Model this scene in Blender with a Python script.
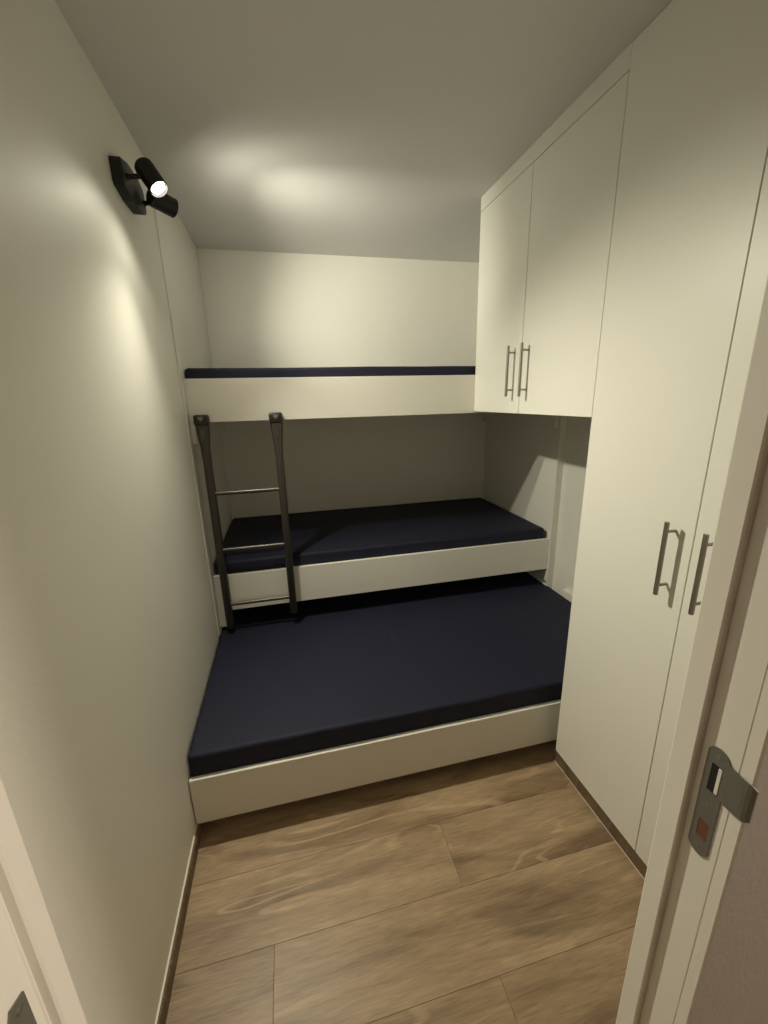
import bpy, bmesh, math, random
from mathutils import Vector, Matrix

for o in list(bpy.data.objects):
    bpy.data.objects.remove(o)
SC = bpy.context.scene
C = SC.collection
random.seed(4)

# ------------------------------------------------------------------ camera
CAM = (0.4337, 0.0, 1.4973)
YAW, PITCH, ROLL, FPX = 0.2271, -0.2711, -0.0261, 406.55
fw = Vector((math.sin(YAW)*math.cos(PITCH), math.cos(YAW)*math.cos(PITCH), math.sin(PITCH)))
rt0 = Vector((math.cos(YAW), -math.sin(YAW), 0)); up0 = rt0.cross(fw)
rt = rt0*math.cos(ROLL) + up0*math.sin(ROLL)
up = -rt0*math.sin(ROLL) + up0*math.cos(ROLL)
cd = bpy.data.cameras.new('camera')
cam = bpy.data.objects.new('camera', cd); C.objects.link(cam)
m = Matrix((rt, up, -fw)).transposed().to_4x4(); m.translation = CAM
cam.matrix_world = m
cd.sensor_fit = 'VERTICAL'; cd.sensor_height = 36; cd.lens = FPX*36/1024
cd.clip_start = 0.01; cd.clip_end = 50
SC.camera = cam

# ------------------------------------------------------------------ world, exposure
w = bpy.data.worlds.new('world'); SC.world = w; w.use_nodes = True
bg = w.node_tree.nodes['Background']
bg.inputs[0].default_value = (1, .93, .85, 1); bg.inputs[1].default_value = 0.02
vs = SC.view_settings
vs.view_transform = 'Standard'; vs.look = 'None'; vs.gamma = 1; vs.use_curve_mapping = False
vs.exposure = 0.60
LAMP_W1, LAMP_W2 = 62.0, 39.0           # the two spot heads on the left wall
LAMP_COL = (1.0, 0.955, 0.765)
SPILL = 0.035                              # weak wide spill around each head's beam
HALL_W = 28.0                              # lamp in the hallway

# ------------------------------------------------------------------ measured layout (metres)
H = 2.4
XC = 1.421                # cabinet fronts
YB = 2.965                # rear wall
XN = 1.953                # niche side panel, right
XR = 1.995                # right wall
YT, YG, YE = 1.184, 0.772, 0.362      # tall cabinet: far end, door gap, near end
YU, YM = 2.069, 1.634     # wall cabinet: far end, door gap
ZP, ZUB, ZUT = 0.058, 1.4225, 2.339

# ------------------------------------------------------------------ materials
def newmat(name):
    mt = bpy.data.materials.new(name); mt.use_nodes = True
    nt = mt.node_tree
    return mt, nt, nt.nodes['Principled BSDF']
def N(nt, t, **kw):
    n = nt.nodes.new(t)
    for k, v in kw.items(): setattr(n, k, v)
    return n
def paint(name, col, rough=.5, bump=0.0, bscale=200, spec=.4, vary=.03):
    mt, nt, b = newmat(name)
    tc = N(nt, 'ShaderNodeTexCoord')
    nz = N(nt, 'ShaderNodeTexNoise'); nz.inputs['Scale'].default_value = 2.3; nz.inputs['Detail'].default_value = 4
    nt.links.new(tc.outputs['Object'], nz.inputs['Vector'])
    mx = N(nt, 'ShaderNodeMix', data_type='RGBA')
    mx.inputs[6].default_value = (*[c*(1-vary) for c in col], 1)
    mx.inputs[7].default_value = (*[min(1, c*(1+vary)) for c in col], 1)
    nt.links.new(nz.outputs[0], mx.inputs[0]); nt.links.new(mx.outputs[2], b.inputs['Base Color'])
    b.inputs['Roughness'].default_value = rough
    b.inputs['Specular IOR Level'].default_value = spec
    if bump:
        n2 = N(nt, 'ShaderNodeTexNoise'); n2.inputs['Scale'].default_value = bscale; n2.inputs['Detail'].default_value = 3
        nt.links.new(tc.outputs['Object'], n2.inputs['Vector'])
        bp_ = N(nt, 'ShaderNodeBump'); bp_.inputs['Strength'].default_value = bump; bp_.inputs['Distance'].default_value = .002
        nt.links.new(n2.outputs[0], bp_.inputs['Height']); nt.links.new(bp_.outputs[0], b.inputs['Normal'])
    return mt
M = {}
M['wall'] = paint('wall_paint', (.80, .785, .715), .55, .12, 120)
M['back'] = paint('rear_panel_paint', (.82, .80, .73), .42, .15, 60)
M['ceil'] = paint('ceiling_paint', (.74, .735, .715), .6, .3, 90)
M['cab'] = paint('cabinet_lacquer', (.82, .805, .725), .38, .05, 150, vary=.01)
M['board'] = paint('bed_board_lacquer', (.80, .775, .70), .42, .05, 150, vary=.015)
M['frame'] = paint('door_frame_paint', (.80, .77, .69), .45, .12, 60)
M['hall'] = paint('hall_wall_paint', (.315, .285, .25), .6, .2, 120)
M['steel'] = None
def metal(name, col, rough, metallic=1.0):
    mt, nt, b = newmat(name)
    tc = N(nt, 'ShaderNodeTexCoord')
    nz = N(nt, 'ShaderNodeTexNoise'); nz.inputs['Scale'].default_value = 60; nz.inputs['Detail'].default_value = 3
    nt.links.new(tc.outputs['Object'], nz.inputs['Vector'])
    mr = N(nt, 'ShaderNodeMapRange'); mr.inputs[3].default_value = rough*.85; mr.inputs[4].default_value = rough*1.15
    nt.links.new(nz.outputs[0], mr.inputs[0]); nt.links.new(mr.outputs[0], b.inputs['Roughness'])
    b.inputs['Base Color'].default_value = (*col, 1); b.inputs['Metallic'].default_value = metallic
    return mt
M['steel'] = metal('brushed_steel', (.36, .33, .29), .38)
M['plate'] = metal('dull_zinc', (.23, .23, .21), .55, .75)
M['ladder'] = metal('ladder_grey_metal', (.080, .074, .065), .42, .55)
M['rung'] = metal('rung_metal', (.13, .12, .105), .38, .8)
M['plastic'] = metal('dark_plastic', (.018, .017, .016), .4, 0)
M['cap_glint'] = metal('cap_highlight_grey', (.20, .195, .18), .35, .2)  # paler grey standing for the highlight on the hook caps
M['black'] = metal('matt_black_metal', (.006, .006, .006), .5, 0)
M['dark'] = metal('dark_recess', (.012, .010, .008), .8, 0)
M['rust'] = metal('bare_wood_mortise', (.16, .06, .03), .8, 0)
mt, nt, b = newmat('led_glow'); b.inputs['Emission Color'].default_value = (1, .95, .82, 1)
b.inputs['Emission Strength'].default_value = 14; b.inputs['Base Color'].default_value = (.9, .9, .9, 1); M['led'] = mt

def fabric():
    mt, nt, b = newmat('navy_fitted_sheet')
    tc = N(nt, 'ShaderNodeTexCoord')
    nz = N(nt, 'ShaderNodeTexNoise'); nz.inputs['Scale'].default_value = 5; nz.inputs['Detail'].default_value = 5
    nt.links.new(tc.outputs['Object'], nz.inputs['Vector'])
    mx = N(nt, 'ShaderNodeMix', data_type='RGBA')
    mx.inputs[6].default_value = (.0080, .0085, .0235, 1); mx.inputs[7].default_value = (.0100, .0106, .0285, 1)
    nt.links.new(nz.outputs[0], mx.inputs[0]); nt.links.new(mx.outputs[2], b.inputs['Base Color'])
    b.inputs['Roughness'].default_value = .7
    b.inputs['Specular IOR Level'].default_value = .35
    b.inputs['Sheen Weight'].default_value = .04; b.inputs['Sheen Roughness'].default_value = .4
    b.inputs['Sheen Tint'].default_value = (.8, .8, .85, 1)
    n2 = N(nt, 'ShaderNodeTexNoise'); n2.inputs['Scale'].default_value = 7; n2.inputs['Detail'].default_value = 6; n2.inputs['Distortion'].default_value = .6
    nt.links.new(tc.outputs['Object'], n2.inputs['Vector'])
    bp_ = N(nt, 'ShaderNodeBump'); bp_.inputs['Strength'].default_value = .25; bp_.inputs['Distance'].default_value = .01
    nt.links.new(n2.outputs[0], bp_.inputs['Height']); nt.links.new(bp_.outputs[0], b.inputs['Normal'])
    return mt
M['sheet'] = fabric()

def wood(name, light, mid, dark, rough=.42):
    mt, nt, b = newmat(name)
    tc = N(nt, 'ShaderNodeTexCoord'); oi = N(nt, 'ShaderNodeObjectInfo')
    cmb = N(nt, 'ShaderNodeCombineXYZ')
    for i, k in enumerate((37.0, 91.0, 17.0)):
        mu = N(nt, 'ShaderNodeMath', operation='MULTIPLY'); mu.inputs[1].default_value = k
        nt.links.new(oi.outputs['Random'], mu.inputs[0]); nt.links.new(mu.outputs[0], cmb.inputs[i])
    add = N(nt, 'ShaderNodeVectorMath', operation='ADD')
    nt.links.new(tc.outputs['Object'], add.inputs[0]); nt.links.new(cmb.outputs[0], add.inputs[1])
    def noise(sx, sy, scale, detail, dist=0):
        mp = N(nt, 'ShaderNodeMapping'); mp.inputs['Scale'].default_value = (sx, sy, 1)
        nt.links.new(add.outputs[0], mp.inputs[0])
        n = N(nt, 'ShaderNodeTexNoise'); n.inputs['Scale'].default_value = scale; n.inputs['Detail'].default_value = detail
        n.inputs['Distortion'].default_value = dist
        nt.links.new(mp.outputs[0], n.inputs['Vector']); return n
    big = noise(.9, 4.5, 2.2, 3, .8)
    ramp = N(nt, 'ShaderNodeValToRGB')
    ramp.color_ramp.elements[0].position = .30; ramp.color_ramp.elements[0].color = (*dark, 1)
    ramp.color_ramp.elements[1].position = .72; ramp.color_ramp.elements[1].color = (*light, 1)
    e = ramp.color_ramp.elements.new(.48); e.color = (*mid, 1)
    nt.links.new(big.outputs[0], ramp.inputs[0])
    # cathedral veins: contour lines of a stretched noise field
    fld = noise(1.0, 6.5, 1.3, 2, .5)
    mul = N(nt, 'ShaderNodeMath', operation='MULTIPLY'); mul.inputs[1].default_value = 40
    sn = N(nt, 'ShaderNodeMath', operation='SINE')
    nt.links.new(fld.outputs[0], mul.inputs[0]); nt.links.new(mul.outputs[0], sn.inputs[0])
    vr = N(nt, 'ShaderNodeMapRange'); vr.inputs[1].default_value = .72; vr.inputs[2].default_value = 1.0
    nt.links.new(sn.outputs[0], vr.inputs[0])
    msk = noise(1.2, 3.0, 1.9, 2); mr = N(nt, 'ShaderNodeMapRange'); mr.inputs[1].default_value = .40; mr.inputs[2].default_value = .60; mr.inputs[4].default_value = .48
    nt.links.new(msk.outputs[0], mr.inputs[0])
    vm = N(nt, 'ShaderNodeMath', operation='MULTIPLY'); nt.links.new(vr.outputs[0], vm.inputs[0]); nt.links.new(mr.outputs[0], vm.inputs[1])
    mx = N(nt, 'ShaderNodeMix', data_type='RGBA'); mx.inputs[7].default_value = (*[c*1.35 for c in light], 1)
    nt.links.new(ramp.outputs[0], mx.inputs[6]); nt.links.new(vm.outputs[0], mx.inputs[0])
    fine = noise(5, 60, 3.5, 6, .3)
    fr = N(nt, 'ShaderNodeMapRange'); fr.inputs[1].default_value = .3; fr.inputs[2].default_value = .7; fr.inputs[3].default_value = .80; fr.inputs[4].default_value = 1.14
    nt.links.new(fine.outputs[0], fr.inputs[0])
    m2 = N(nt, 'ShaderNodeVectorMath', operation='SCALE')
    nt.links.new(mx.outputs[2], m2.inputs[0]); nt.links.new(fr.outputs[0], m2.inputs['Scale'])
    nt.links.new(m2.outputs[0], b.inputs['Base Color'])
    b.inputs['Roughness'].default_value = rough; b.inputs['Specular IOR Level'].default_value = .35
    bp_ = N(nt, 'ShaderNodeBump'); bp_.inputs['Strength'].default_value = .12; bp_.inputs['Distance'].default_value = .001
    nt.links.new(fine.outputs[0], bp_.inputs['Height']); nt.links.new(bp_.outputs[0], b.inputs['Normal'])
    return mt
M['oak'] = wood('oak_laminate', (.43, .305, .185), (.335, .232, .135), (.19, .125, .07))
M['skirt'] = wood('dark_oak_skirting', (.20, .14, .085), (.165, .112, .066), (.12, .08, .046), .5)

def dirty_frame(name, seams, amount, width):
    """frame paint with brown scuffs running along the rebate seam (object space = world space)"""
    mt = paint(name, (.80, .77, .69), .45, .12, 60)
    nt = mt.node_tree; b = nt.nodes['Principled BSDF']
    src = b.inputs['Base Color'].links[0].from_socket
    tc = N(nt, 'ShaderNodeTexCoord'); sp = N(nt, 'ShaderNodeSeparateXYZ'); nt.links.new(tc.outputs['Object'], sp.inputs[0])
    d = N(nt, 'ShaderNodeMath', operation='SUBTRACT'); d.inputs[1].default_value = seams; nt.links.new(sp.outputs[1], d.inputs[0])
    a = N(nt, 'ShaderNodeMath', operation='ABSOLUTE'); nt.links.new(d.outputs[0], a.inputs[0])
    g = N(nt, 'ShaderNodeMapRange'); g.inputs[1].default_value = 0.0; g.inputs[2].default_value = width; g.inputs[3].default_value = 1; g.inputs[4].default_value = 0
    nt.links.new(a.outputs[0], g.inputs[0])
    nz = N(nt, 'ShaderNodeTexNoise'); nz.inputs['Scale'].default_value = 7; nz.inputs['Detail'].default_value = 6
    nt.links.new(tc.outputs['Object'], nz.inputs['Vector'])
    r = N(nt, 'ShaderNodeMapRange'); r.inputs[1].default_value = .40; r.inputs[2].default_value = .66; r.inputs[3].default_value = .22*amount; r.inputs[4].default_value = amount
    nt.links.new(nz.outputs[0], r.inputs[0])
    mu = N(nt, 'ShaderNodeMath', operation='MULTIPLY'); nt.links.new(g.outputs[0], mu.inputs[0]); nt.links.new(r.outputs[0], mu.inputs[1])
    mx = N(nt, 'ShaderNodeMix', data_type='RGBA'); mx.inputs[7].default_value = (.26, .17, .09, 1)
    nt.links.new(src, mx.inputs[6]); nt.links.new(mu.outputs[0], mx.inputs[0]); nt.links.new(mx.outputs[2], b.inputs['Base Color'])
    return mt
M['jamb'] = dirty_frame('scuffed_frame_paint', .2965, .42, .0020)
M['jamb_l'] = dirty_frame('lightly_scuffed_frame_paint', .2945, .3, .0020)

# ------------------------------------------------------------------ mesh helpers
def link(name, bm, mat, parent=None, smooth=False):
    me = bpy.data.meshes.new(name); bmesh.ops.recalc_face_normals(bm, faces=bm.faces); bm.to_mesh(me); bm.free()
    o = bpy.data.objects.new(name, me); C.objects.link(o)
    me.materials.append(M[mat] if isinstance(mat, str) else mat)
    if smooth:
        for p in me.polygons: p.use_smooth = True
    if parent: attach(o, parent)
    return o
def attach(o, parent):
    o.parent = parent
    if parent.type == 'EMPTY' or True:
        o.matrix_parent_inverse = world_of(parent).inverted()
def world_of(o):
    mw = Matrix.LocRotScale(o.location, o.rotation_euler, o.scale)
    if o.parent: mw = world_of(o.parent) @ o.matrix_parent_inverse @ mw
    return mw
def add_box(bm, a, b, bev=0.0, seg=1):
    r = bmesh.ops.create_cube(bm, size=1)
    vs_ = r['verts']
    for v in vs_:
        v.co = Vector([a[i] + (v.co[i]+.5)*(b[i]-a[i]) for i in range(3)])
    if bev:
        es = list({e for v in vs_ for e in v.link_edges})
        bmesh.ops.bevel(bm, geom=es, offset=bev, segments=seg, profile=.5, affect='EDGES')
def box(name, a, b, mat, parent=None, bev=0.0, seg=1):
    bm = bmesh.new(); add_box(bm, a, b, bev, seg); return link(name, bm, mat, parent)
def prism(bm, pts, ax, lo, hi):
    """extrude a polygon (2D points in the two other axes, cyclic order) along axis ax"""
    def P(p, t):
        q = list(p); q.insert(ax, t); return Vector(q)
    v0 = [bm.verts.new(P(p, lo)) for p in pts]; v1 = [bm.verts.new(P(p, hi)) for p in pts]
    bm.faces.new(v0); bm.faces.new(v1); n = len(pts)
    for i in range(n): bm.faces.new((v0[i], v0[(i+1) % n], v1[(i+1) % n], v1[i]))
def frame_of(d):
    d = Vector(d).normalized(); h = Vector((0, 0, 1)) if abs(d.z) < .9 else Vector((0, 1, 0))
    a = d.cross(h).normalized(); return a, d.cross(a), d
def lathe(bm, base, d, prof, n=24, cap0=True, cap1=True):
    """revolve profile [(t, r), ...] about axis d starting at base"""
    a, c, d = frame_of(d); base = Vector(base); rings = []
    for t, r in prof:
        rings.append([bm.verts.new(base + d*t + (a*math.cos(k*2*math.pi/n) + c*math.sin(k*2*math.pi/n))*r) for k in range(n)])
    for i in range(len(rings)-1):
        for k in range(n): bm.faces.new((rings[i][k], rings[i][(k+1) % n], rings[i+1][(k+1) % n], rings[i+1][k]))
    if cap0: bm.faces.new(rings[0])
    if cap1: bm.faces.new(rings[-1])
def rod(bm, p, q, r, n=16, ch=.0008):
    L = (Vector(q)-Vector(p)).length
    lathe(bm, p, Vector(q)-Vector(p), [(0, r-ch), (ch, r), (L-ch, r), (L, r-ch)], n)
def smooth_sides(o, ang=.6):
    me = o.data
    for p in me.polygons: p.use_smooth = True
    bm = bmesh.new(); bm.from_mesh(me)
    for e in bm.edges:
        if len(e.link_faces) == 2 and e.calc_face_angle() > ang: e.smooth = False
    bm.to_mesh(me); bm.free()
    return o
def thing(name, label, cat, loc, group=None):
    o = bpy.data.objects.new(name, None); C.objects.link(o); o.location = loc; o.empty_display_size = .05
    return tag(o, label, cat, group)
def tag(o, label, cat, group=None):
    o['label'] = label; o['category'] = cat
    if group: o['group'] = group
    return o
def struct(o, label, cat):
    o['kind'] = 'structure'; o['label'] = label; o['category'] = cat; return o

# ------------------------------------------------------------------ room shell
XJL, XJR = .1815, .885       # rebate faces of the two jambs
YS0, YS1, YF = .297, .3265, .240   # stop (hall side, room side), hall face of the frame
HY = -1.15            # hallway far side
struct(box('wall_left', (-.08, YS1, -.02), (0, YB+.08, H), 'wall'), 'long off-white painted wall on the left carrying the spotlight', 'wall')
struct(box('wall_back', (0, YB, -.02), (XR, YB+.08, H), 'back'), 'cream painted wall behind the bunks at the end of the room', 'wall')
struct(box('wall_right', (XR, YS1, -.02), (XR+.08, YB+.08, H), 'wall'), 'white wall on the right, seen between bunks and tall cupboard', 'wall')
struct(box('ceiling', (-1.0, HY-.08, H), (2.6, YB+.08, H+.06), 'ceil'), 'greyish white ceiling with a bright glow beside the spotlight', 'ceiling')
# wall with the doorway
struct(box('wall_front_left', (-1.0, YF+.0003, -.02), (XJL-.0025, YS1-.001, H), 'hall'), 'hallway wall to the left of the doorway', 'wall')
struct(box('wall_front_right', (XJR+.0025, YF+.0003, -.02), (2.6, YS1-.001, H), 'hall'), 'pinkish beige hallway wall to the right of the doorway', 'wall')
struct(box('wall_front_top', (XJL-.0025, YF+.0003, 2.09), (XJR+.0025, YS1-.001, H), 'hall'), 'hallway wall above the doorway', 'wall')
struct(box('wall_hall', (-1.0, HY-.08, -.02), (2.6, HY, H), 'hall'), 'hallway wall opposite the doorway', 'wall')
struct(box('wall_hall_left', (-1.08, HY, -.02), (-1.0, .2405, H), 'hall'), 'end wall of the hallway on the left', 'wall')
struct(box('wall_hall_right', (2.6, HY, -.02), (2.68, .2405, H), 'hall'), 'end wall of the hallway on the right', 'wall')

# floor: slab and separate laminate planks
fl = struct(box('floor', (-1.0, HY, -.05), (2.6, YB, -.0085), 'dark'), 'brown oak laminate floor of wide planks', 'floor')
PW, PL = .215, 1.21
joint = {1: .855, 0: .275, -1: .865, 2: .30, -2: .35, 3: 1.05, 4: .55}
k0, k1 = math.floor((HY-.635)/PW), math.ceil((YB-.635)/PW)
for k in range(k0, k1):
    y0, y1 = max(.635+PW*k, HY), min(.635+PW*(k+1), YB)
    xa, xb = (0.0, XR) if y0 > .25 else (-1.0, 2.6)
    if y0 < .25 < y1: xa, xb = (0.0, XR)
    j = joint.get(k, (k*.47) % PL)
    if k == 2: j = -.15 ; PLk = 3
    else: PLk = PL
    cuts = [xa] + [j+PLk*i for i in range(-4, 4) if xa+.02 < j+PLk*i < xb-.02] + [xb]
    for a, c in zip(cuts[:-1], cuts[1:]):
        cx, cy = (a+c)/2, (y0+y1)/2
        bm = bmesh.new(); add_box(bm, (a-cx+.0003, y0-cy+.0003, -.008), (c-cx-.0003, y1-cy-.0003, 0), .0005)
        o = link('plank', bm, 'oak'); o.location = (cx, cy, 0); attach(o, fl)

# skirting
bm = bmesh.new(); prism(bm, [(0.0005, 0.0), (.012, 0.0), (.012, .045), (.009, .050), (.0005, .050)], 1, .332, 1.75)
struct(link('baseboard_left', bm, 'skirt'), 'low brown skirting strip along the left wall', 'skirting')
o = box('caulk_bead', (.0004, .332, .0502), (.005, 1.75, .0520), 'frame', bpy.data.objects['baseboard_left'])
o['label'] = 'thin white sealant line on top of the skirting'

# side panels of the bunk niche
struct(box('trim_1', (.0005, 2.052, .0), (.006, YB-.001, H-.001), 'wall', bev=.001), 'thin white side panel lining the bunk niche on the left', 'panel')
struct(box('trim_2', (XN, 2.06, .0), (XR-.0005, YB-.001, H-.001), 'wall', bev=.001), 'white side panel lining the bunk niche on the right', 'panel')
bead = struct(box('trim_7', (.0003, 2.020, .335), (.0055, 2.0515, H-.001), 'board', bev=.001), 'narrow white vertical bead on the left wall where the bunks begin', 'trim')
duct = struct(box('trim_3', (XR-.022, 1.19, .05), (XR-.0005, 1.935, .366), 'frame', bev=.002), 'small white wall ledge just above the lowest mattress', 'ledge')

# ------------------------------------------------------------------ door frame
def jamb(side):
    """plan profile of a jamb with stop and rebate, extruded vertically"""
    s = 1 if side == 'right' else -1
    xr = XJR if s > 0 else XJL
    st = .009 if s > 0 else .0092
    ys1 = YS1 if s > 0 else .3215
    P = lambda dx, y: (xr + s*dx, y)
    pts = [P(.002, YF+.0005), P(.0015, YF), P(0, YF+.002), P(0, .2545), P(.0012, .2552), P(0, .2560),
           P(0, YS0), P(-st+.002, YS0), P(-st, YS0+.002), P(-st, ys1-.003), P(-st+.003, ys1), P(.002, ys1)]
    bm = bmesh.new(); prism(bm, pts, 2, 0.0, 2.0895); return bm
fr = struct(link('trim_4', jamb('right'), 'jamb'), 'right door jamb of scuffed off-white wood with a strike plate', 'door frame')
frl = struct(link('trim_5', jamb('left'), 'jamb_l'), 'left door jamb of scuffed off-white wood with a hinge', 'door frame')
bm = bmesh.new()
add_box(bm, (XJL, YS0, 2.045), (XJR, YS1, 2.0795)); add_box(bm, (XJL, YF, 2.06), (XJR, YS0, 2.0795))
struct(link('trim_6', bm, 'frame'), 'top rail of the door frame above the doorway', 'door frame')

# strike plate with two openings and a bent lip
def plate_pts(y0, y1, z0, z1, r=.010, n=6):
    pts = []
    # rounded ends
    for (cy, cz, a0) in ((y1-r, z1-r, 0), (y0+r, z1-r, 90), (y0+r, z0+r, 180), (y1-r, z0+r, 270)):
        for i in range(n+1):
            t = math.radians(a0 + 90*i/n); pts.append((cy+r*math.cos(t), cz+r*math.sin(t)))
    return pts
PY0, PY1, PZ0, PZ1 = .2645, .2885, .9465, 1.103
TH = .0016
def grid_plate(bm, y_cuts, z_cuts, holes, x0, x1):
    for i in range(len(y_cuts)-1):
        for j in range(len(z_cuts)-1):
            if (i, j) in holes: continue
            add_box(bm, (x0, y_cuts[i], z_cuts[j]), (x1, y_cuts[i+1], z_cuts[j+1]))
bm = bmesh.new()
hy0, hy1 = .2690, .2815
x0, x1 = XJR-TH, XJR-.0001
r = .0115
# outline polygon with keyholes cut as strips: build by columns
def cap(bm, top):
    z = PZ1 if top else PZ0; s = 1 if top else -1
    cy = (PY0+PY1)/2; hw = (PY1-PY0)/2
    pts = [(cy+hw*math.cos(t), z - s*hw*.9 + s*hw*.9*math.sin(t)) for t in [math.pi*i/14 for i in range(15)]]
    prism(bm, pts, 0, x0, x1)
cap(bm, True); cap(bm, False)
zc = [PZ0+.0108, .972, .997, 1.042, 1.081, PZ1-.0108]
grid_plate(bm, [PY0, hy0, hy1, PY1], zc, {(1, 1), (1, 3)}, x0, x1)
# lip: curves out over the frame edge
N_L = 8; prof = []
for i in range(N_L+1):
    t = i/N_L; y = PY0+.0005 - t*.0285; xo = XJR-TH - .0035*math.sin(t*math.pi*.5)*0 - (.0010 if 0 < t else 0) + (.004*max(0, t-.6)**2/.16)
    prof.append((xo, y, 1.040 + (.003 if t > .9 else 0), 1.093 - .004*t - (.003 if t > .9 else 0)))
va = []
for (xo, y, za, zb) in prof:
    va.append([bm.verts.new((xo, y, za)), bm.verts.new((xo, y, zb)), bm.verts.new((xo+TH, y, zb)), bm.verts.new((xo+TH, y, za))])
for i in range(N_L):
    for k in range(4): bm.faces.new((va[i][k], va[i][(k+1) % 4], va[i+1][(k+1) % 4], va[i+1][k]))
bm.faces.new(va[0]); bm.faces.new(va[-1])
sp = link('strike_plate', bm, 'plate', fr); sp['label'] = 'dull grey metal strike plate with a bent lip'
for zz in (1.092, 1.0195, .9575):
    bm = bmesh.new(); lathe(bm, (XJR-TH-.0006, .2765, zz), (1, 0, 0), [(0, .0012), (.0002, .0026), (.0012, .0026)], 12)
    link('screw', bm, 'steel', sp)
for za, zb, mm in ((1.042, 1.081, 'dark'), (.972, .997, 'rust')):
    box('mortise', (XJR-.0012, hy0, za), (XJR-.0002, hy1, zb), mm, sp)
box('wood_chip', (XJR-.0022, .2694, 1.0435), (XJR-.0013, .2735, 1.080), 'frame', sp, bev=.0004)
# hinge leaf on the left jamb
bm = bmesh.new()
prism(bm, [(.2835, 1.034), (.2685, 1.040), (.262, 1.028), (.262, .94), (.2835, .94)], 0, XJL+.0001, XJL+.0018)
hg = link('hinge_leaf', bm, 'plate', frl); hg['label'] = 'dark metal hinge leaf'
bm = bmesh.new(); lathe(bm, (XJL+.0018, .2755, 1.027), (1, 0, 0), [(0, .0040), (.0006, .0038), (.0010, .0022)], 14); link('screw', bm, 'steel', hg)
bm = bmesh.new(); lathe(bm, (XJL+.0018, .2755, .965), (1, 0, 0), [(0, .0040), (.0006, .0038), (.0010, .0022)], 14); link('screw', bm, 'steel', hg)

# ------------------------------------------------------------------ cabinets
def handle(bar_y, z0, z1, parent):
    xo = XC-.033
    bm = bmesh.new(); rod(bm, (xo, bar_y, z0), (xo, bar_y, z1), .0062, 18)
    L = z1-z0
    for f in (.13, .87):
        rod(bm, (xo, bar_y, z0+L*f), (XC-.0001, bar_y, z0+L*f), .0042, 12, .0003)
    return smooth_sides(link('handle', bm, 'steel', parent))
G = .0014
TD = .018
tc_ = thing('tall_cabinet', 'tall floor-to-ceiling cream cupboard with two doors beside the doorway', 'cabinet', ((XC+XR)/2, (YT+YE)/2, 0))
bm = bmesh.new()
add_box(bm, (XC+TD+.002, YE, ZP), (XR-.001, YE+.018, H-.001)); add_box(bm, (XC+TD+.002, YT-.018, .0), (XR-.001, YT, H-.001))
add_box(bm, (XC+TD+.002, YE+.018, ZP), (XR-.001, YT-.018, ZP+.018)); add_box(bm, (XR-.010, YE+.018, ZP+.018), (XR-.001, YT-.018, H-.001))
link('body', bm, 'cab', tc_)
d1 = box('door', (XC, YG+G, ZP), (XC+TD, YT-.0003, H-.001), 'cab', tc_, bev=.0008)
handle(.824, .958, 1.167, d1)
d2 = box('door', (XC, YE, ZP), (XC+TD, YG-G, H-.001), 'cab', tc_, bev=.0008)
handle(.7185, .954, 1.167, d2)
box('plinth', (XC+.002, YE, 0.0), (XC+TD, YT, ZP-.001), 'skirt', tc_)
box('sealant_line', (XC+.0005, YE, 0.0), (XC+.002, YT, .0018), 'frame', tc_)

wc = thing('wall_cabinet', 'cream wall cupboard with two doors hanging over the lowest bed', 'cabinet', ((XC+XR)/2, (YT+YU)/2, ZUB))
bm = bmesh.new()
add_box(bm, (XC+TD+.002, YT+.001, ZUB), (XR-.001, YT+.019, H-.001)); add_box(bm, (XC+TD+.002, YU-.020, ZUB), (XR-.001, YU-.002, H-.001))
add_box(bm, (XC+TD+.002, YT+.019, ZUB), (XR-.001, YU-.020, ZUB+.018)); add_box(bm, (XR-.010, YT+.019, ZUB+.018), (XR-.001, YU-.020, H-.001))
link('body', bm, 'cab', wc)
d3 = box('door', (XC, YT+G, ZUB-.001), (XC+TD, YM-G, ZUT-G), 'cab', wc, bev=.0008)
handle(1.5815, 1.493, 1.702, d3)
d4 = box('door', (XC, YM+G, ZUB-.001), (XC+TD, YU-.001, ZUT-G), 'cab', wc, bev=.0008)
handle(1.6875, 1.494, 1.702, d4)
box('filler_strip', (XC, YT-.0001, ZUT+G*.6), (XC+TD, YU-.001, H-.0005), 'cab', wc)
bm = bmesh.new(); lathe(bm, (XC+.02, YM-.03, ZUB), (0, 0, -1), [(0, .004), (.003, .004), (.004, .002)], 10); link('door_bumper', bm, 'frame', wc)

# ------------------------------------------------------------------ bunks
BT = .019
XBL = .0068            # boards start at the left side panel
def bunk(z0, z1, label, zr, xr_end):
    b_ = thing('bunk_frame', label, 'bunk bed', (1.0, 2.5, z0), 'built-in bunk frames')
    box('front_board', (XBL, YU, z0), (xr_end, YU+BT, z1), 'board', b_, bev=.0012)
    box('base_panel', (XBL, YU+BT+.0005, z0+.012), (XN-.001, YB-.002, z0+.030), 'board', b_)
    box('support_rail', (XBL-.001, YU+.0003, zr), (.040, YB-.003, z0-.0005), 'board', b_, bev=.001)
    box('support_rail', (XN-.027, YU+(.010 if z0 > 1 else .30), zr), (XN-.0005, YB-.003, z0-.0005), 'board', b_, bev=.001)
    return b_
bunk_hi = bunk(1.413, 1.607, 'topmost bunk with a wide cream front board under the ceiling', 1.314, XN-.001)
bunk_mid = bunk(.4443, .6437, 'middle bunk with a cream front board behind the ladder foot', .352, XN-.001)
for bb in (bunk_hi,):
    z = bb.location.z
    for yy in (2.13, 2.17):
        bm = bmesh.new(); lathe(bm, (XN-.027, yy, z-.02), (-1, 0, 0), [(0, .003), (.0006, .003), (.001, .0015)], 10); link('screw', bm, 'plastic', bb)
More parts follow.
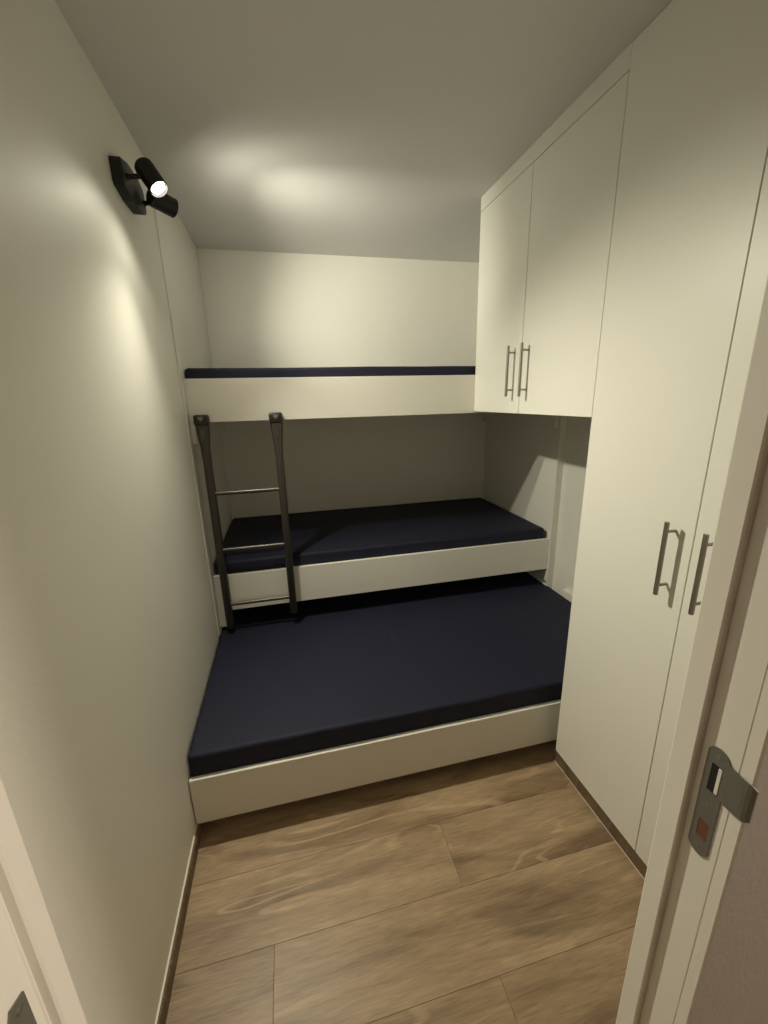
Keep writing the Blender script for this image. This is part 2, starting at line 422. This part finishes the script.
bm = bmesh.new(); lathe(bm, (XN-.012, 2.0785, .362), (0, -1, 0), [(0, .004), (.006, .004), (.008, .006), (.012, .005)], 12); link('bolt', bm, 'plastic', bunk_mid)

YBB = 1.230
bf = thing('bed_frame', 'lowest bed with a long cream front board close to the floor', 'bed', (1.0, 2.0, 0))
box('front_board', (.004, YBB, .0545), (XR-.022, YBB+BT, .2467), 'board', bf, bev=.0012)
box('base_panel', (.0125, YBB+BT+.0005, .150), (XN-.001, YB-.003, .168), 'board', bf)
for xx in (.10, .95, 1.80):
    for yy in (1.62, 2.70):
        box('leg', (xx-.03, yy-.03, 0.0), (xx+.03, yy+.03, .1498), 'board', bf)

def mattress(name, a, b, label, r=.016, wrinkles=(), amp=.0012, nx=90, ny=48, sag=0.0):
    """rounded slab with a fitted sheet: gridded surface, slightly uneven top, creases"""
    from mathutils import noise as nz
    bm = bmesh.new()
    cx, cy, cz = (a[0]+b[0])/2, (a[1]+b[1])/2, a[2]
    bmesh.ops.create_cube(bm, size=1)
    for v in bm.verts: v.co = Vector([a[i]+(v.co[i]+.5)*(b[i]-a[i]) for i in range(3)])
    def cutaxis(ax, n):
        for i in range(1, n):
            p = [0, 0, 0]; p[ax] = a[ax]+(b[ax]-a[ax])*i/n; nn = [0, 0, 0]; nn[ax] = 1
            bmesh.ops.bisect_plane(bm, geom=bm.verts[:]+bm.edges[:]+bm.faces[:], plane_co=p, plane_no=nn)
    es = [e for e in bm.edges]
    bmesh.ops.bevel(bm, geom=es, offset=r, segments=4, profile=.5, affect='EDGES')
    cutaxis(0, nx); cutaxis(1, ny); 
    for v in bm.verts:
        x, y, z = v.co
        if z > a[2]+(b[2]-a[2])*.5:
            edge = min(1, min(x-a[0], b[0]-x, y-a[1], b[1]-y)/.08)
            h = amp*nz.noise(Vector((x*3, y*3, cz*7)))*2 + amp*.7*nz.noise(Vector((x*9, y*7, cz*3)))
            h -= sag*(1-edge)**2
            for (p, q, wd, hh) in wrinkles:
                P, Q = Vector(p), Vector(q); d = Q-P; t = max(0, min(1, (Vector((x, y))-P).dot(d)/d.length_squared))
                dist = (Vector((x, y))-(P+d*t)).length
                h += hh*math.exp(-(dist/wd)**2)*math.sin(math.pi*min(1, max(0, t*.9+.05)))
            v.co.z += h
        if y < a[1]+r*1.2: v.co.y += amp*1.5*nz.noise(Vector((x*6, z*9, 3)))
        v.co -= Vector((cx, cy, cz))
    o = link(name, bm, 'sheet', None, True); o.location = (cx, cy, cz)
    return tag(o, label, 'mattress', 'navy covered mattresses')
mattress('mattress', (.010, YU+BT+.001, 1.4435), (XN-.003, YB-.006, 1.654), 'navy mattress on the topmost bunk, showing only as a thin dark strip', nx=60, ny=24)
mattress('mattress', (.012, YU+BT+.001, .4748), (XN-.022, YB-.006, .7085), 'navy mattress on the middle bunk behind the ladder', nx=80, ny=36, wrinkles=[((.5, 2.2), (.9, 2.5), .02, .002)])
mattress('mattress', (.005, YBB+BT+.002, .1685), (XR-.024, YB-.008, .329), 'large navy mattress on the lowest bed nearest the floor', r=.014, nx=150, ny=130, amp=.0016,
         wrinkles=[((.80, 1.60), (.86, 1.92), .008, .004), ((.88, 1.62), (.90, 1.95), .009, .004), ((.95, 1.7), (.96, 1.9), .012, .002)])

# ------------------------------------------------------------------ ladder
YL = YU-.0265
ld = thing('ladder', 'short dark grey metal ladder hung between the upper two bunks', 'ladder', (.225, YL, .40))
def stile(x, zb, zt):
    """flattened oval tube widening towards the cap"""
    bm = bmesh.new(); n = 20; rings = []
    prof = [(zb, .017, .022), (zb+.004, .0185, .0245), (zt-.16, .0185, .0245), (zt-.10, .020, .0245), (zt-.05, .026, .0245), (zt, .030, .0245)]
    for z, hx, hy in prof:
        rg = []
        for k in range(n):
            t = 2*math.pi*k/n; c_, s_ = math.cos(t), math.sin(t)
            e = .62
            rg.append(bm.verts.new((x+hx*math.copysign(abs(c_)**e, c_), YL+hy*math.copysign(abs(s_)**e, s_), z)))
        rings.append(rg)
    for i in range(len(rings)-1):
        for k in range(n): bm.faces.new((rings[i][k], rings[i][(k+1) % n], rings[i+1][(k+1) % n], rings[i+1][k]))
    bm.faces.new(rings[0]); bm.faces.new(rings[-1])
    return smooth_sides(link('stile', bm, 'ladder', ld), .7)
XL1, XL2 = .0625, .391
for x, zb in ((XL1, .362), (XL2, .402)):
    s_ = stile(x, zb, 1.402)
    bm = bmesh.new(); lathe(bm, (x, YL, zb-.006), (0, 0, 1), [(0, .012), (.002, .0155), (.006, .0155)], 16); link('foot_cap', bm, 'plastic', s_)
    bm = bmesh.new(); add_box(bm, (x-.031, YL-.028, 1.400), (x+.031, YU-.0005, 1.449), .009, 3)
    cp = smooth_sides(link('hook_cap', bm, 'plastic', ld), .9)
    # highlights on the cap and on the stile below it, modelled as paler pieces
    bm = bmesh.new(); pts = []
    for i in range(24):
        t = 2*math.pi*i/24
        hx = 16*math.sin(t)**3; hz = 13*math.cos(t)-5*math.cos(2*t)-2*math.cos(3*t)-math.cos(4*t)
        pts.append((x+hx*.0007, 1.432+hz*.0008))
    prism(bm, pts, 1, YL-.0290, YL-.0279); link('cap_highlight', bm, 'cap_glint', cp)
    bm = bmesh.new(); prism(bm, [(x-.006, 1.340), (x+.006, 1.340), (x+.010, 1.385), (x-.010, 1.385)], 1, YL-.0265, YL-.024)
    link('stile_highlight', bm, 'rung', s_)  # lighter metal shape in place of the stile's highlight
for z in (1.081, .793, .494):
    bm = bmesh.new(); rod(bm, (XL1+.016, YL-.006, z), (XL2-.016, YL-.006, z), .0095, 16); smooth_sides(link('rung', bm, 'rung', ld))

# ------------------------------------------------------------------ double spotlight
LY, LZ = 1.675, 2.163
lamp = thing('wall_spotlight', 'black wall spotlight with two swivelling cylinder heads', 'spotlight', (0, LY, LZ))
bm = bmesh.new()
hexo = [(-.122, -.026), (-.116, -.035), (-.050, -.050), (.045, -.050), (.086, -.037), (.093, -.028), (.093, .026), (.086, .036), (.045, .052), (-.050, .052), (-.116, .036), (-.122, .026)]
prism(bm, [(LY+a, LZ+b_) for a, b_ in hexo], 0, .0005, .031)
bmesh.ops.bevel(bm, geom=[e for e in bm.edges if all(v.co.x > .025 for v in e.verts)], offset=.002, segments=2, affect='EDGES')
link('base_plate', bm, 'black', lamp)
def head(mouth, d, post, L, R, comps):
    d = Vector(d).normalized(); mth = Vector(mouth); base = mth - d*L
    bm = bmesh.new()
    lathe(bm, base, d, [(0, R*.72), (.002, R*.86), (.006, R*.96), (.012, R), (L-.001, R), (L, R-.001), (L, R-.0028), (L-.012, R-.0034), (L-.013, .001)], 32, True, True)
    hd = smooth_sides(link('lamp_head', bm, 'black', lamp))
    bm = bmesh.new(); lathe(bm, mth - d*.0115, d, [(0, .001), (0, R-.0065), (.005, R-.008), (.0065, .001)], 28, False, True)
    link('led_bulb', bm, 'led', hd, True)
    # swivel arm from the plate to the side of the tube
    cen = mth - d*(L*.55); p0 = Vector((.030, post[0], post[1]))
    end = cen + (p0-cen).normalized()*(R*.7)
    bm = bmesh.new(); rod(bm, p0, end, .0070, 14)
    lathe(bm, (.0305, post[0], post[1]), (1, 0, 0), [(0, .009), (.004, .009), (.005, .008)], 18)
    smooth_sides(link('swivel_arm', bm, 'black', lamp))
    for nm, en, cn, bl in comps:
        l = bpy.data.lights.new(nm, 'SPOT'); l.energy = en; l.color = LAMP_COL; l.shadow_soft_size = .018
        l.spot_size = math.radians(cn); l.spot_blend = bl
        lo = bpy.data.objects.new(nm, l); C.objects.link(lo)
        lo.location = mth + d*.017
        lo.rotation_mode = 'QUATERNION'; lo.rotation_quaternion = d.to_track_quat('-Z', 'Y')
    return hd
head((.116, 1.600, 2.140), (.50, -.27, -.83), (1.597, 2.166), .088, .0292,
     (('beam_light', LAMP_W1, 113, 1.0), ('spill_light', LAMP_W1*SPILL*1.6, 168, .8)))
head((.122, 1.765, 2.153), (.75, .64, -.16), (1.752, 2.157), .084, .0292,
     (('beam_light', LAMP_W2, 88, 1.0), ('halo_light', LAMP_W2*.17, 132, 1.0), ('spill_light', LAMP_W2*SPILL, 168, .8)))

# ------------------------------------------------------------------ hallway ceiling lamp (behind the camera)
hl = thing('ceiling_lamp', 'round flush ceiling lamp in the hallway', 'lamp', (1.75, -.12, H))
bm = bmesh.new(); lathe(bm, (1.75, -.12, H-.0005), (0, 0, -1), [(0, .13), (.02, .13), (.025, .12)], 32); link('lamp_body', bm, 'frame', hl)
l = bpy.data.lights.new('hall_light', 'AREA'); l.shape = 'DISK'; l.size = .22; l.energy = HALL_W; l.color = (1, .88, .74)
lo = bpy.data.objects.new('lamp_light', l); C.objects.link(lo); lo.location = (1.75, -.12, H-.03)
